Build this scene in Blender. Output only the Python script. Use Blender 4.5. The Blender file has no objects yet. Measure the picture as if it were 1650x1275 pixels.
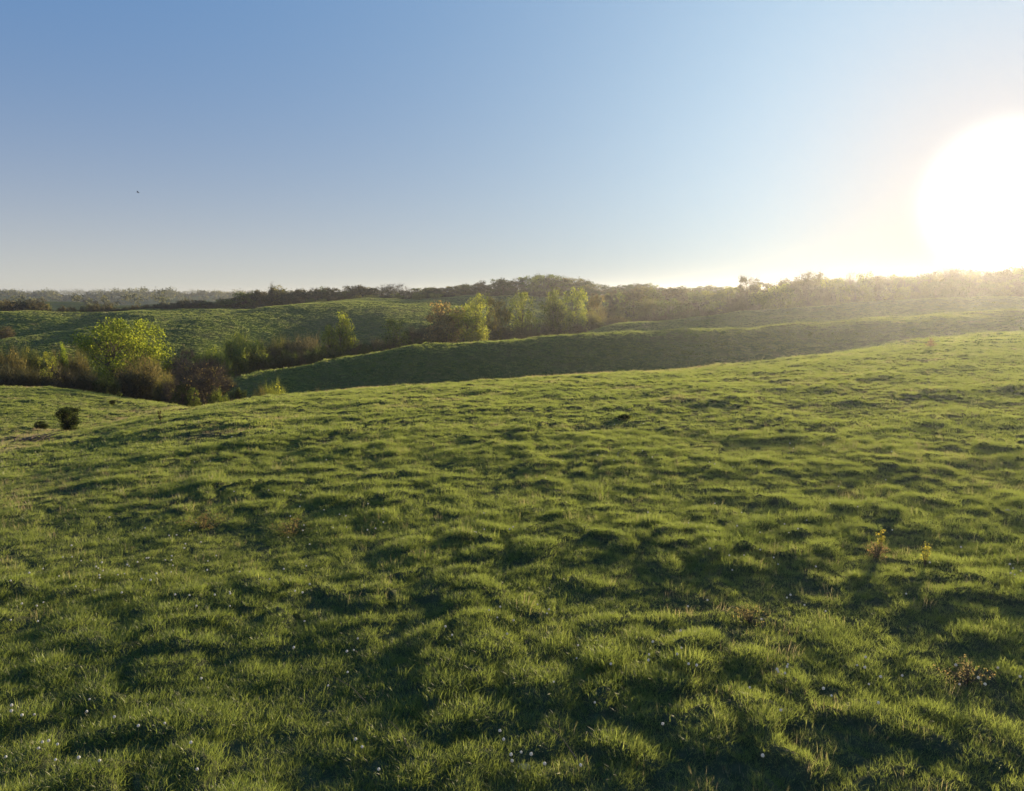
import bpy, math, random
import numpy as np
from mathutils import Vector

R = math.radians
sc = bpy.context.scene
COL = sc.collection
rng = np.random.default_rng(7)

# ------------------------------------------------------------------ camera
F, CX, CY, PITCH, CAMZ = 1157.0, 825.0, 637.5, R(8.1), 6.0
cam = bpy.data.cameras.new('camera')
camo = bpy.data.objects.new('camera', cam)
COL.objects.link(camo)
sc.camera = camo
cam.sensor_width = 36
cam.lens = F / 1650 * 36
cam.clip_start = 0.1
cam.clip_end = 20000
camo.location = (0, 0, CAMZ)
camo.rotation_euler = (math.pi / 2 - PITCH, 0, 0)

# ------------------------------------------------------------------ sky, sun
SUN_AZ, SUN_EL = R(33.8), R(6.0)
SDIR = Vector((math.sin(SUN_AZ) * math.cos(SUN_EL), math.cos(SUN_AZ) * math.cos(SUN_EL), math.sin(SUN_EL)))
SUN_STRENGTH = 5.0
EXPOSURE = 1.18
SUN_COLOR = (1.0, 0.80, 0.52)
HAZE_DENSITY = 0.00016
SKY = dict(zenith=(0.055, 0.196, 0.465), horizon=(0.59, 0.425, 0.07), sunside=(1.08, 1.35, 1.42), sunlow=(-0.86, -0.93, -0.92), warm=(-0.13, -0.44, -0.55))

world = bpy.data.worlds.new('World')
sc.world = world
world.use_nodes = True
wt = world.node_tree
wt.nodes.clear()


def wn(kind, **kw):
    n = wt.nodes.new(kind)
    for k, v in kw.items():
        setattr(n, k, v)
    return n


def wmath(op, a, b=None, clamp=False):
    n = wn('ShaderNodeMath', operation=op, use_clamp=clamp)
    for i, v in enumerate((a, b)):
        if v is None:
            continue
        if isinstance(v, (int, float)):
            n.inputs[i].default_value = v
        else:
            wt.links.new(v, n.inputs[i])
    return n.outputs[0]


def wscale(col, fac):
    n = wn('ShaderNodeVectorMath', operation='SCALE')
    if isinstance(col, tuple):
        n.inputs[0].default_value = col
    else:
        wt.links.new(col, n.inputs[0])
    if isinstance(fac, (int, float)):
        n.inputs['Scale'].default_value = fac
    else:
        wt.links.new(fac, n.inputs['Scale'])
    return n.outputs[0]


def wadd(a, b):
    n = wn('ShaderNodeVectorMath', operation='ADD')
    wt.links.new(a, n.inputs[0])
    wt.links.new(b, n.inputs[1])
    return n.outputs[0]


sky = wn('ShaderNodeTexSky', sky_type='NISHITA', sun_disc=False)
sky.sun_elevation = SUN_EL
sky.sun_rotation = SUN_AZ
sky.air_density = 1.0
sky.dust_density = 0.3
sky.ozone_density = 3.0
tc = wn('ShaderNodeTexCoord')
nrm = wn('ShaderNodeVectorMath', operation='NORMALIZE')
wt.links.new(tc.outputs['Generated'], nrm.inputs[0])
dot = wn('ShaderNodeVectorMath', operation='DOT_PRODUCT')
wt.links.new(nrm.outputs[0], dot.inputs[0])
dot.inputs[1].default_value = SDIR
theta = wmath('MULTIPLY', wmath('ARCCOSINE', wmath('MINIMUM', dot.outputs['Value'], 0.999999)), 180 / math.pi)
sep = wn('ShaderNodeSeparateXYZ')
wt.links.new(nrm.outputs[0], sep.inputs[0])
elev = wmath('MULTIPLY', wmath('ARCSINE', wmath('MAXIMUM', sep.outputs['Z'], 0.0)), 180 / math.pi)
hor = wmath('EXPONENT', wmath('MULTIPLY', elev, -1 / 8.0))
low = wmath('EXPONENT', wmath('MULTIPLY', elev, -1 / 3.0))
near = wmath('EXPONENT', wmath('MULTIPLY', wmath('POWER', wmath('DIVIDE', theta, 20.0), 1.0), -1.0))
gauss = wmath('EXPONENT', wmath('MULTIPLY', wmath('POWER', wmath('DIVIDE', theta, 11.0), 2.0), -1.0))
away = wmath('SUBTRACT', 1.0, near)
aure = wmath('MULTIPLY', wmath('EXPONENT', wmath('MULTIPLY', wmath('POWER', wmath('DIVIDE', theta, 3.8), 4.0), -1.0)), 2.5)
STR = 0.1
acc = wscale(sky.outputs[0], 0.02)
for colr, fac in ((SKY['zenith'], away), (SKY['horizon'], wmath('MULTIPLY', away, hor)), (SKY['sunside'], near),
                  (SKY['sunlow'], wmath('MULTIPLY', near, low)), (SKY['warm'], gauss), ((1.0, 0.9, 0.75), aure)):
    acc = wadd(acc, wscale(tuple(v / STR * 2 ** -EXPOSURE for v in colr), fac))
bg = wn('ShaderNodeBackground')
bg.inputs['Strength'].default_value = STR
wt.links.new(acc, bg.inputs['Color'])
wo = wn('ShaderNodeOutputWorld')
wt.links.new(bg.outputs[0], wo.inputs['Surface'])

sun = bpy.data.lights.new('sun', 'SUN')
sun.energy = SUN_STRENGTH
sun.angle = R(0.6)
sun.color = SUN_COLOR
suno = bpy.data.objects.new('sun', sun)
COL.objects.link(suno)
suno.rotation_euler = SDIR.to_track_quat('Z', 'Y').to_euler()
suno.location = SDIR * 100

vs = sc.view_settings
vs.view_transform = 'Standard'
vs.look = 'None'
vs.exposure = EXPOSURE
vs.gamma = 1.0
vs.use_curve_mapping = False
sc.cycles.volume_bounces = 0
sc.cycles.max_bounces = 6
sc.cycles.diffuse_bounces = 3
sc.cycles.transmission_bounces = 4
sc.cycles.transparent_max_bounces = 4
sc.cycles.use_adaptive_sampling = False

# ------------------------------------------------------------------ noise


def _hash(ix, iy, seed):
    h = (ix.astype(np.int64) * 374761393 + iy.astype(np.int64) * 668265263 + seed * 974711) & 0xFFFFFFFF
    h = ((h ^ (h >> 13)) * 1274126177) & 0xFFFFFFFF
    h = h ^ (h >> 16)
    return (h & 0xFFFFFF) / float(0x1000000)


def perlin(x, y, seed=0):
    x0, y0 = np.floor(x), np.floor(y)
    fx, fy = x - x0, y - y0
    u, v = fx * fx * fx * (fx * (fx * 6 - 15) + 10), fy * fy * fy * (fy * (fy * 6 - 15) + 10)

    def g(ix, iy, dx, dy):
        a = _hash(ix, iy, seed) * 2 * math.pi
        return np.cos(a) * dx + np.sin(a) * dy
    n00 = g(x0, y0, fx, fy)
    n10 = g(x0 + 1, y0, fx - 1, fy)
    n01 = g(x0, y0 + 1, fx, fy - 1)
    n11 = g(x0 + 1, y0 + 1, fx - 1, fy - 1)
    return 1.41 * ((n00 * (1 - u) + n10 * u) * (1 - v) + (n01 * (1 - u) + n11 * u) * v)


def fbm(x, y, seed=0, octv=3):
    s, a = 0, 1.0
    for i in range(octv):
        s = s + a * perlin(x * 2 ** i, y * 2 ** i, seed + i)
        a *= .5
    return s


# ------------------------------------------------------------------ terrain: crest and valley lines measured on the ground


def ray(px, py):
    u, v = (px - CX) / F, (CY - py) / F
    dy = math.cos(PITCH) + v * math.sin(PITCH)
    dz = -math.sin(PITCH) + v * math.cos(PITCH)
    return math.atan2(u, dy), dz / math.hypot(u, dy)


def crest(pts):
    """(px, py, distance) of a ridge line -> az, r, z"""
    out = []
    for px, py, r in pts:
        az, t = ray(px, py)
        out.append((az, r, CAMZ + r * t))
    return np.array(out)


AZ = np.radians(np.concatenate([np.arange(-180, -52, 4.0), np.linspace(-50, 50, 701), np.arange(54, 181, 4.0)]))


def resample(a):
    lo, hi = a[0], a[-1]
    mid = (lo + hi) / 2
    xs = np.concatenate([[-math.pi], a[:, 0], [math.pi]])
    # monotone smooth interpolation across azimuth
    out = []
    for k in (1, 2):
        ys = np.concatenate([[mid[k]], a[:, k], [mid[k]]])
        out.append(pchip(xs, ys, AZ))
    return np.array(out)


def pchip(x, y, xi):
    h = np.diff(x)
    d = np.diff(y) / h
    m = np.zeros_like(y)
    w1, w2 = 2 * h[1:] + h[:-1], h[1:] + 2 * h[:-1]
    ok = d[:-1] * d[1:] > 0
    with np.errstate(divide='ignore', invalid='ignore'):
        hm = (w1 + w2) / (w1 / d[:-1] + w2 / d[1:])
    m[1:-1] = np.where(ok, hm, 0)
    m[0], m[-1] = d[0], d[-1]
    i = np.clip(np.searchsorted(x, xi) - 1, 0, len(x) - 2)
    t = (xi - x[i]) / h[i]
    t = np.clip(t, 0, 1)
    return ((1 + 2 * t) * (1 - t) ** 2 * y[i] + t * (1 - t) ** 2 * h[i] * m[i]
            + t * t * (3 - 2 * t) * y[i + 1] + t * t * (t - 1) * h[i] * m[i + 1])


def dropped(line, pts):
    """valley floor: (px, distance, metres below the sight line over the crest in front)"""
    cr = resample(line)
    res = []
    for px, r, dr in pts:
        az, _ = ray(px, 500)
        rr = np.interp(az, AZ, cr[0])
        zz = np.interp(az, AZ, cr[1])
        res.append((az, r, CAMZ + (zz - CAMZ) / rr * r - dr))
    return np.array(res)


L1 = crest([(-200, 748, 42), (0, 722, 48), (150, 694, 58), (280, 664, 72), (330, 657, 76), (400, 648, 80), (500, 639, 82),
            (600, 628, 84), (705, 621, 85), (820, 614.5, 86), (1000, 604, 90), (1220, 587, 98), (1300, 577, 104),
            (1450, 556, 118), (1520, 547, 125), (1650, 537, 134), (1850, 530, 145)])
L2 = dropped(L1, [(-200, 60, 0), (0, 62, -.5), (150, 72, -.4), (280, 82, -.15), (330, 92, 1.5), (400, 104, 3.5), (500, 108, 3.4), (600, 110, 3.4),
                  (705, 112, 3.6), (820, 114, 3.8), (1000, 118, 3.6), (1220, 128, 3.3), (1300, 133, 2.6), (1450, 145, 1.0),
                  (1520, 152, .4), (1650, 162, .2), (1850, 172, .2)])
L3 = crest([(-200, 614, 105), (0, 625, 100), (60, 628, 99), (130, 635, 97), (210, 645, 95), (280, 656, 93), (320, 668, 105),
            (350, 664, 112), (375, 620, 120), (390, 609, 123), (430, 601, 127), (500, 589, 131), (600, 571, 135), (700, 556, 139),
            (820, 549, 142), (920, 542, 148), (1000, 537, 152), (1100, 533, 157), (1220, 527, 164), (1300, 521, 170),
            (1400, 514.5, 178), (1500, 508, 188), (1650, 500, 202), (1850, 492, 218)])
L4 = dropped(L3, [(-200, 120, 2), (0, 114, 2), (280, 108, 1.2), (330, 118, .6), (400, 150, 1.3), (500, 155, 2.5), (700, 162, 3.5),
                  (820, 167, 3.5), (1000, 180, 3.8), (1220, 196, 3.6), (1400, 215, 3), (1650, 245, 2.2), (1850, 260, 2)])
L5 = crest([(-200, 625, 130), (0, 630, 130), (150, 640, 128), (300, 648, 130), (400, 606, 165), (500, 604, 172), (700, 573, 182), (850, 560, 192),
            (900, 551, 205), (930, 543.5, 214), (960, 533, 220), (1000, 523, 228), (1100, 512, 240), (1200, 504, 252), (1300, 495, 265),
            (1400, 488, 282), (1500, 483, 300), (1650, 478, 335), (1850, 470, 370)])
L6 = dropped(L5, [(-200, 165, .5), (0, 165, .3), (300, 165, .3), (400, 190, .4), (500, 195, .4), (700, 205, .3), (850, 225, 1.2),
                  (930, 242, 3.2), (1000, 256, 4), (1200, 280, 4), (1400, 312, 2.5), (1650, 370, 1), (1850, 410, 1)])
L7 = crest([(-200, 560, 228), (0, 548, 232), (130, 530, 242), (200, 522, 248), (300, 514, 258), (360, 508, 268), (420, 501, 280), (480, 493, 295),
            (550, 487.5, 310), (620, 485, 325), (700, 487, 340), (820, 497, 345), (1000, 500, 345), (1200, 492, 350), (1400, 482, 370), (1650, 474.5, 410),
            (1850, 468, 450)])
L8 = dropped(L7, [(-200, 250, 3), (0, 255, 2.5), (200, 268, 1.8), (300, 276, 1.3), (420, 297, .7), (480, 310, .5), (550, 325, .3), (620, 340, .2),
                  (700, 355, -.3), (820, 365, -1.5), (1000, 370, -1.5), (1200, 375, -.8), (1400, 395, 0), (1650, 435, .3), (1850, 480, .3)])
L9 = crest([(-200, 504, 320), (0, 503, 320), (120, 503, 322), (240, 502, 330), (400, 495.5, 350), (480, 489, 362), (600, 482, 385), (700, 480, 400),
            (800, 477, 415), (870, 477, 420), (1000, 478, 425), (1200, 478, 430), (1400, 475, 445), (1650, 473, 490), (1850, 468, 540)])
L10 = dropped(L9, [(-200, 450, 14), (0, 450, 14), (300, 470, 12), (480, 480, 6), (700, 520, 4), (1000, 540, 4), (1400, 560, 4), (1850, 650, 4)])
L11 = crest([(-200, 488, 800), (100, 486, 830), (200, 492, 800), (400, 484, 800), (700, 482, 800), (1000, 480, 800), (1400, 478, 800), (1850, 476, 850)])
L12 = dropped(L11, [(-200, 1050, 14), (300, 1050, 16), (1000, 1050, 10), (1850, 1050, 8)])
L13 = crest([(-200, 478, 1600), (60, 477, 1600), (130, 480, 1700), (260, 478.5, 1500), (400, 476, 1700), (1000, 476, 1700), (1850, 476, 1700)])
L14 = dropped(L13, [(-200, 2100, 22), (300, 2100, 20), (1000, 2100, 16), (1850, 2100, 16)])
L15 = crest([(-200, 474, 3300), (100, 475, 3300), (300, 473.5, 3300), (430, 474.5, 3300), (1000, 474, 3300), (1850, 474, 3300)])
L16 = crest([(-200, 477, 6000), (1850, 477, 6000)])
LINES = [resample(l) for l in (L1, L2, L3, L4, L5, L6, L7, L8, L9, L10, L11, L12, L13, L14, L15, L16)]

LR = np.linspace(math.log(2.0), math.log(6000.0), 1500)
TAB = np.zeros((len(AZ), len(LR)))
for i in range(len(AZ)):
    rr = np.array([0.0] + [l[0][i] for l in LINES])
    zz = np.array([0.0] + [l[1][i] for l in LINES])
    # gentle roll of the near field before its crest
    mid = rr[1] * .45
    zm = zz[1] * .16
    rr = np.insert(rr, 1, mid)
    zz = np.insert(zz, 1, zm)
    TAB[i] = pchip(rr, zz, np.exp(LR))


def base_h(az, r):
    lr = np.clip((np.log(np.maximum(r, 2.0)) - LR[0]) / (LR[1] - LR[0]), 0, len(LR) - 1.001)
    j = lr.astype(int)
    t = lr - j
    i = np.clip(np.searchsorted(AZ, az) - 1, 0, len(AZ) - 2)
    s = (az - AZ[i]) / (AZ[i + 1] - AZ[i])
    return ((TAB[i, j] * (1 - t) + TAB[i, j + 1] * t) * (1 - s) + (TAB[i + 1, j] * (1 - t) + TAB[i + 1, j + 1] * t) * s)


def mound(x, y):
    """tussock relief in metres, 0 in the hollows"""
    wx = x + .5 * perlin(x * .9, y * .9, 71)
    wy = y + .5 * perlin(x * .9, y * .9, 72)
    a = np.abs(perlin(wx / 1.0, wy / .82, 11))
    b = np.abs(perlin(wx / .45 + 9, wy / .42, 12))
    c = .5 + .5 * fbm(x / 5, y / 5, 13, 2)
    m = (.27 * np.minimum(a, .6) ** .8 + .08 * b) * (.18 + 1.75 * np.clip(c, 0, 1.1) ** 1.35) * 1.08
    return m


def height(x, y):
    r = np.hypot(x, y)
    az = np.arctan2(x, y)
    z = base_h(az, r)
    z = z + np.clip(r / 60, 0, 3) * .16 * fbm(x / 14, y / 14, 21, 3) * np.clip((600 - r) / 200, 0, 1)
    z = z + 1.3 * fbm(x / 42, y / 60, 31, 2) * np.clip((r - 170) / 100, 0, 1) * np.clip((900 - r) / 200, 0, 1)
    z = z + 5 * fbm(x / 220, y / 220, 33, 3) * np.clip((r - 1000) / 800, 0, 1) * np.clip((2600 - r) / 600, 0, 1)
    k = np.clip((260 - r) / 120, 0, 1)
    z = z + mound(x, y) * k
    return z


def gz(x, y):
    return float(height(np.array([float(x)]), np.array([float(y)]))[0])


def new_mesh(name, verts, faces, nside, smooth=False, fattr=None, mats=(), midx=None):
    me = bpy.data.meshes.new(name)
    verts = np.asarray(verts, dtype=np.float32)
    faces = np.asarray(faces, dtype=np.int32)
    me.vertices.add(len(verts))
    me.vertices.foreach_set('co', verts.ravel())
    n = len(faces)
    me.loops.add(n * nside)
    me.loops.foreach_set('vertex_index', faces.ravel())
    me.polygons.add(n)
    me.polygons.foreach_set('loop_start', np.arange(n, dtype=np.int32) * nside)
    me.polygons.foreach_set('loop_total', np.full(n, nside, dtype=np.int32))
    if smooth:
        me.polygons.foreach_set('use_smooth', np.ones(n, dtype=bool))
    for m in mats:
        me.materials.append(m)
    if midx is not None:
        me.polygons.foreach_set('material_index', np.asarray(midx, dtype=np.int32))
    if fattr is not None:
        for k, v in fattr.items():
            a = me.attributes.new(k, 'FLOAT', 'FACE')
            a.data.foreach_set('value', np.asarray(v, dtype=np.float32))
    me.update()
    me.validate()
    return me


def link(name, me, parent=None, kind=None, label=None, cat=None, group=None):
    o = bpy.data.objects.new(name, me)
    COL.objects.link(o)
    if parent is not None:
        o.parent = parent
    if kind:
        o['kind'] = kind
    if label:
        o['label'] = label
    if cat:
        o['category'] = cat
    if group:
        o['group'] = group
    return o


# ------------------------------------------------------------------ materials
def mat(name):
    m = bpy.data.materials.new(name)
    m.use_nodes = True
    m.node_tree.nodes.clear()
    return m, m.node_tree.nodes, m.node_tree.links


def ramp(N, stops):
    r = N.new('ShaderNodeValToRGB')
    e = r.color_ramp.elements
    while len(e) < len(stops):
        e.new(.5)
    for k, (p, c) in enumerate(stops):
        e[k].position = p
        e[k].color = (*c, 1)
    return r


def ground_material():
    m, N, L = mat('pasture_ground')
    geo = N.new('ShaderNodeNewGeometry')
    out = N.new('ShaderNodeOutputMaterial')
    b = N.new('ShaderNodeBsdfDiffuse')

    def noise(scale, detail=4, rough=.6, vec=None):
        n = N.new('ShaderNodeTexNoise')
        n.inputs['Scale'].default_value = scale
        n.inputs['Detail'].default_value = detail
        n.inputs['Roughness'].default_value = rough
        L.new(vec or geo.outputs['Position'], n.inputs['Vector'])
        return n.outputs['Fac']
    n1, n2, n3, n4 = noise(.035, 3), noise(.45, 4), noise(5, 3, .7), noise(.009, 3)
    c1 = ramp(N, [(.36, (.050, .088, .022)), (.5, (.070, .098, .026)), (.62, (.115, .098, .045))])
    c2 = ramp(N, [(.35, (.038, .070, .018)), (.5, (.068, .105, .024)), (.68, (.120, .125, .045))])
    L.new(n1, c1.inputs[0])
    L.new(n2, c2.inputs[0])
    mx = N.new('ShaderNodeMixRGB')
    mx.inputs[0].default_value = .55
    L.new(c1.outputs[0], mx.inputs[1])
    L.new(c2.outputs[0], mx.inputs[2])
    c3 = ramp(N, [(.3, (.55, .55, .55)), (.7, (1.35, 1.35, 1.35))])
    L.new(n3, c3.inputs[0])
    mu = N.new('ShaderNodeMixRGB')
    mu.blend_type = 'MULTIPLY'
    mu.inputs[0].default_value = 1
    L.new(mx.outputs[0], mu.inputs[1])
    L.new(c3.outputs[0], mu.inputs[2])
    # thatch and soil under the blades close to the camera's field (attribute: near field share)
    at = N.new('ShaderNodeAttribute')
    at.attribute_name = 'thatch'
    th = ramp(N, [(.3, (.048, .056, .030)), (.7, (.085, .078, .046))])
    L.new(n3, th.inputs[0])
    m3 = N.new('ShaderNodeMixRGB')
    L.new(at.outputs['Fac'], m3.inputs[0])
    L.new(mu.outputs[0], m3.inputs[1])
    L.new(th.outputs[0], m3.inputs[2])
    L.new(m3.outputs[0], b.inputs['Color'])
    bp = N.new('ShaderNodeBump')
    bp.inputs['Strength'].default_value = 1.0
    bp.inputs['Distance'].default_value = .35
    L.new(noise(1.1, 5, .65), bp.inputs['Height'])
    L.new(bp.outputs[0], b.inputs['Normal'])
    L.new(b.outputs[0], out.inputs['Surface'])
    return m


def grass_material():
    m, N, L = mat('grass_blade')
    out = N.new('ShaderNodeOutputMaterial')
    a = N.new('ShaderNodeAttribute')
    a.attribute_type = 'INSTANCER'
    a.attribute_name = 'tint'
    v = N.new('ShaderNodeAttribute')
    v.attribute_name = 'v'
    ad = N.new('ShaderNodeMath')
    ad.operation = 'MULTIPLY_ADD'
    L.new(v.outputs['Fac'], ad.inputs[0])
    ad.inputs[1].default_value = .30
    L.new(a.outputs['Fac'], ad.inputs[2])
    cr = ramp(N, [(.0, (.068, .100, .024)), (.30, (.130, .158, .038)), (.55, (.150, .182, .045)), (.75, (.185, .155, .098)),
                  (.9, (.200, .165, .110)), (1, (.23, .17, .12))])
    L.new(ad.outputs[0], cr.inputs[0])
    d = N.new('ShaderNodeBsdfDiffuse')
    t = N.new('ShaderNodeBsdfTranslucent')
    g = N.new('ShaderNodeBsdfGlossy')
    g.inputs['Roughness'].default_value = .42
    g.inputs['Color'].default_value = (.7, .7, .65, 1)
    L.new(cr.outputs[0], d.inputs['Color'])
    sc_ = N.new('ShaderNodeVectorMath')
    sc_.operation = 'MULTIPLY'
    L.new(cr.outputs[0], sc_.inputs[0])
    sc_.inputs[1].default_value = (2.5, 2.45, 1.9)
    L.new(sc_.outputs[0], t.inputs['Color'])
    m1 = N.new('ShaderNodeMixShader')
    m1.inputs[0].default_value = .55
    L.new(d.outputs[0], m1.inputs[1])
    L.new(t.outputs[0], m1.inputs[2])
    m2 = N.new('ShaderNodeMixShader')
    m2.inputs[0].default_value = .05
    L.new(m1.outputs[0], m2.inputs[1])
    L.new(g.outputs[0], m2.inputs[2])
    L.new(m2.outputs[0], out.inputs['Surface'])
    return m


def leaf_material():
    m, N, L = mat('leaf')
    out = N.new('ShaderNodeOutputMaterial')
    oi = N.new('ShaderNodeObjectInfo')
    v = N.new('ShaderNodeAttribute')
    v.attribute_name = 'v'
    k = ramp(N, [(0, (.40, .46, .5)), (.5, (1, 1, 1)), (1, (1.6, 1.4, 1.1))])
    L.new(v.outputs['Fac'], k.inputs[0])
    mu = N.new('ShaderNodeVectorMath')
    mu.operation = 'MULTIPLY'
    L.new(oi.outputs['Color'], mu.inputs[0])
    L.new(k.outputs[0], mu.inputs[1])
    d = N.new('ShaderNodeBsdfDiffuse')
    t = N.new('ShaderNodeBsdfTranslucent')
    L.new(mu.outputs[0], d.inputs['Color'])
    s2 = N.new('ShaderNodeVectorMath')
    s2.operation = 'MULTIPLY'
    s2.inputs[1].default_value = (1.9, 1.8, 1.1)
    L.new(mu.outputs[0], s2.inputs[0])
    L.new(s2.outputs[0], t.inputs['Color'])
    m1 = N.new('ShaderNodeMixShader')
    m1.inputs[0].default_value = .5
    L.new(d.outputs[0], m1.inputs[1])
    L.new(t.outputs[0], m1.inputs[2])
    L.new(m1.outputs[0], out.inputs['Surface'])
    return m


def plain(name, col, col2, scale=6, trans=0.0):
    m, N, L = mat(name)
    out = N.new('ShaderNodeOutputMaterial')
    n = N.new('ShaderNodeTexNoise')
    n.inputs['Scale'].default_value = scale
    n.inputs['Detail'].default_value = 5
    tcn = N.new('ShaderNodeTexCoord')
    L.new(tcn.outputs['Object'], n.inputs['Vector'])
    r = ramp(N, [(.3, col), (.7, col2)])
    L.new(n.outputs['Fac'], r.inputs[0])
    d = N.new('ShaderNodeBsdfDiffuse')
    L.new(r.outputs[0], d.inputs['Color'])
    s = d
    if trans:
        t = N.new('ShaderNodeBsdfTranslucent')
        L.new(r.outputs[0], t.inputs['Color'])
        s = N.new('ShaderNodeMixShader')
        s.inputs[0].default_value = trans
        L.new(d.outputs[0], s.inputs[1])
        L.new(t.outputs[0], s.inputs[2])
    L.new(s.outputs[0], out.inputs['Surface'])
    return m


M_GROUND = ground_material()
M_GRASS = grass_material()
M_LEAF = leaf_material()
M_BARK = plain('bark', (.075, .058, .045), (.14, .115, .09))
M_PUFF = plain("seed_fluff", (.60, .59, .54), (.72, .71, .66), 40, .4)
M_STEM = plain('stem', (.09, .12, .03), (.16, .12, .07), 20, .3)
M_STONE = plain('stone', (.20, .19, .20), (.34, .33, .35), 9)
M_WOOD = plain('dead_wood', (.10, .075, .06), (.20, .16, .13), 7)
M_BIRD = plain('feather', (.03, .03, .035), (.07, .065, .06), 12)
M_SOIL = plain('ditch_soil', (.030, .024, .018), (.07, .055, .04), 2)

# ------------------------------------------------------------------ ground sheet
rad = np.concatenate([[0.8, 2.0], np.exp(np.arange(math.log(4.0), math.log(170), .0095)),
                      np.exp(np.arange(math.log(170), math.log(500), .013)), np.exp(np.arange(math.log(500), math.log(6000), .03)), [6000.0]])
raz = np.radians(np.concatenate([np.arange(-180, -44, 3.0), np.linspace(-43, 43, 720), np.arange(46, 180, 3.0)]))
A, RR = np.meshgrid(raz, rad)
X, Y = RR * np.sin(A), RR * np.cos(A)
Z = height(X.ravel(), Y.ravel()).reshape(X.shape)
na, nr = len(raz), len(rad)
idx = np.arange(nr * na).reshape(nr, na)
q = np.stack([idx[:-1], np.roll(idx, -1, 1)[:-1], np.roll(idx, -1, 1)[1:], idx[1:]], -1).reshape(-1, 4)
V = np.stack([X.ravel(), Y.ravel(), Z.ravel()], -1)
V = np.vstack([V, [0, 0, gz(0, 0)]])
q = q[:, ::-1]
gm = new_mesh('ground', V, q, 4, smooth=True, mats=[M_GROUND])
# close the small hole under the camera
import bmesh
bm = bmesh.new()
bm.from_mesh(gm)
bm.verts.ensure_lookup_table()
c = bm.verts[nr * na]
for k in range(na):
    bm.faces.new((bm.verts[int(idx[0, k])], c, bm.verts[int(idx[0, (k + 1) % na])])).smooth = True
bm.to_mesh(gm)
bm.free()
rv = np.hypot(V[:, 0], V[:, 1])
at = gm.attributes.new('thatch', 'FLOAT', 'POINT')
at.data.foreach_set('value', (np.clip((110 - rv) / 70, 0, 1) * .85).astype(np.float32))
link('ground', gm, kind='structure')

# ------------------------------------------------------------------ haze
hx = 7000
bmz = bmesh.new()
zlo, ztop = float(Z.min()) - 1.0, 19.0
vsx = [bmz.verts.new((sx * hx, sy * hx, z)) for z in (zlo, ztop) for sx, sy in ((-1, -1), (1, -1), (1, 1), (-1, 1))]
for f in ((0, 3, 2, 1), (4, 5, 6, 7), (0, 1, 5, 4), (1, 2, 6, 5), (2, 3, 7, 6), (3, 0, 4, 7)):
    bmz.faces.new([vsx[i] for i in f])
hm = bpy.data.meshes.new('haze')
bmz.to_mesh(hm)
bmz.free()
mh, N, L = mat('haze')
pv = N.new('ShaderNodeVolumePrincipled')
pv.inputs['Color'].default_value = (.93, .95, 1, 1)
pv.inputs['Density'].default_value = HAZE_DENSITY
pv.inputs['Anisotropy'].default_value = .72
ho = N.new('ShaderNodeOutputMaterial')
L.new(pv.outputs[0], ho.inputs['Volume'])
hm.materials.append(mh)
haze = link('haze', hm, kind='stuff')
#@@GRASS
# ------------------------------------------------------------------ grass: instanced tufts
PROTO = bpy.data.collections.new('grass_tufts')


def tuft(name, nb, hgt, spread, width, lean, seed, seg=2, vlo=0., vhi=1.):
    g = np.random.default_rng(seed)
    vs_, fs, vv = [], [], []
    for k in range(nb):
        a = g.uniform(0, 2 * math.pi)
        rr_ = spread * math.sqrt(g.uniform())
        p = np.array([rr_ * math.cos(a), rr_ * math.sin(a), -.02])
        la = a + g.normal(0, .9)
        ln = lean * g.uniform(.2, 1.3)
        h = hgt * g.uniform(.45, 1.15)
        w = width * g.uniform(.6, 1.3)
        wa = g.uniform(0, 2 * math.pi)
        wd = np.array([math.cos(wa), math.sin(wa), 0]) * w / 2
        dirh = np.array([math.cos(la), math.sin(la), 0])
        base = len(vs_)
        for s in range(seg):
            t = s / seg
            c_ = p + dirh * ln * h * t * t + np.array([0, 0, h * t * (1 - .25 * t * ln)])
            ww = 1 - .35 * t
            vs_ += [c_ - wd * ww, c_ + wd * ww]
        tip = p + dirh * ln * h + np.array([0, 0, h * (1 - .25 * ln)])
        vs_.append(tip)
        rv_ = g.uniform(vlo, vhi)
        for s in range(seg - 1):
            b = base + 2 * s
            fs += [(b, b + 1, b + 3), (b, b + 3, b + 2)]
            vv += [rv_, rv_]
        b = base + 2 * (seg - 1)
        fs.append((b, b + 1, b + 2 * 1))
        vv.append(rv_)
    me = new_mesh(name, np.array(vs_), np.array(fs), 3, fattr={'v': vv}, mats=[M_GRASS])
    o = bpy.data.objects.new(name, me)
    PROTO.objects.link(o)


for k in range(5):
    tuft('tuft_%02d' % k, 60, .125, .21, .0050, 1.0, 100 + k, 3)
for k in range(3):
    tuft('tuft_%02d' % (5 + k), 40, .14, .27, .012, 1.0, 120 + k, 2)
for k in range(2):   # dry upright stalks
    tuft('tuft_%02d' % (8 + k), 14, .29, .22, .0065, .25, 130 + k, 2, .5, 1)
for k in range(2):   # far clumps, broad blades
    tuft('tuft_%02d' % (10 + k), 22, .21, .42, .045, .9, 140 + k, 2)

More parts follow.
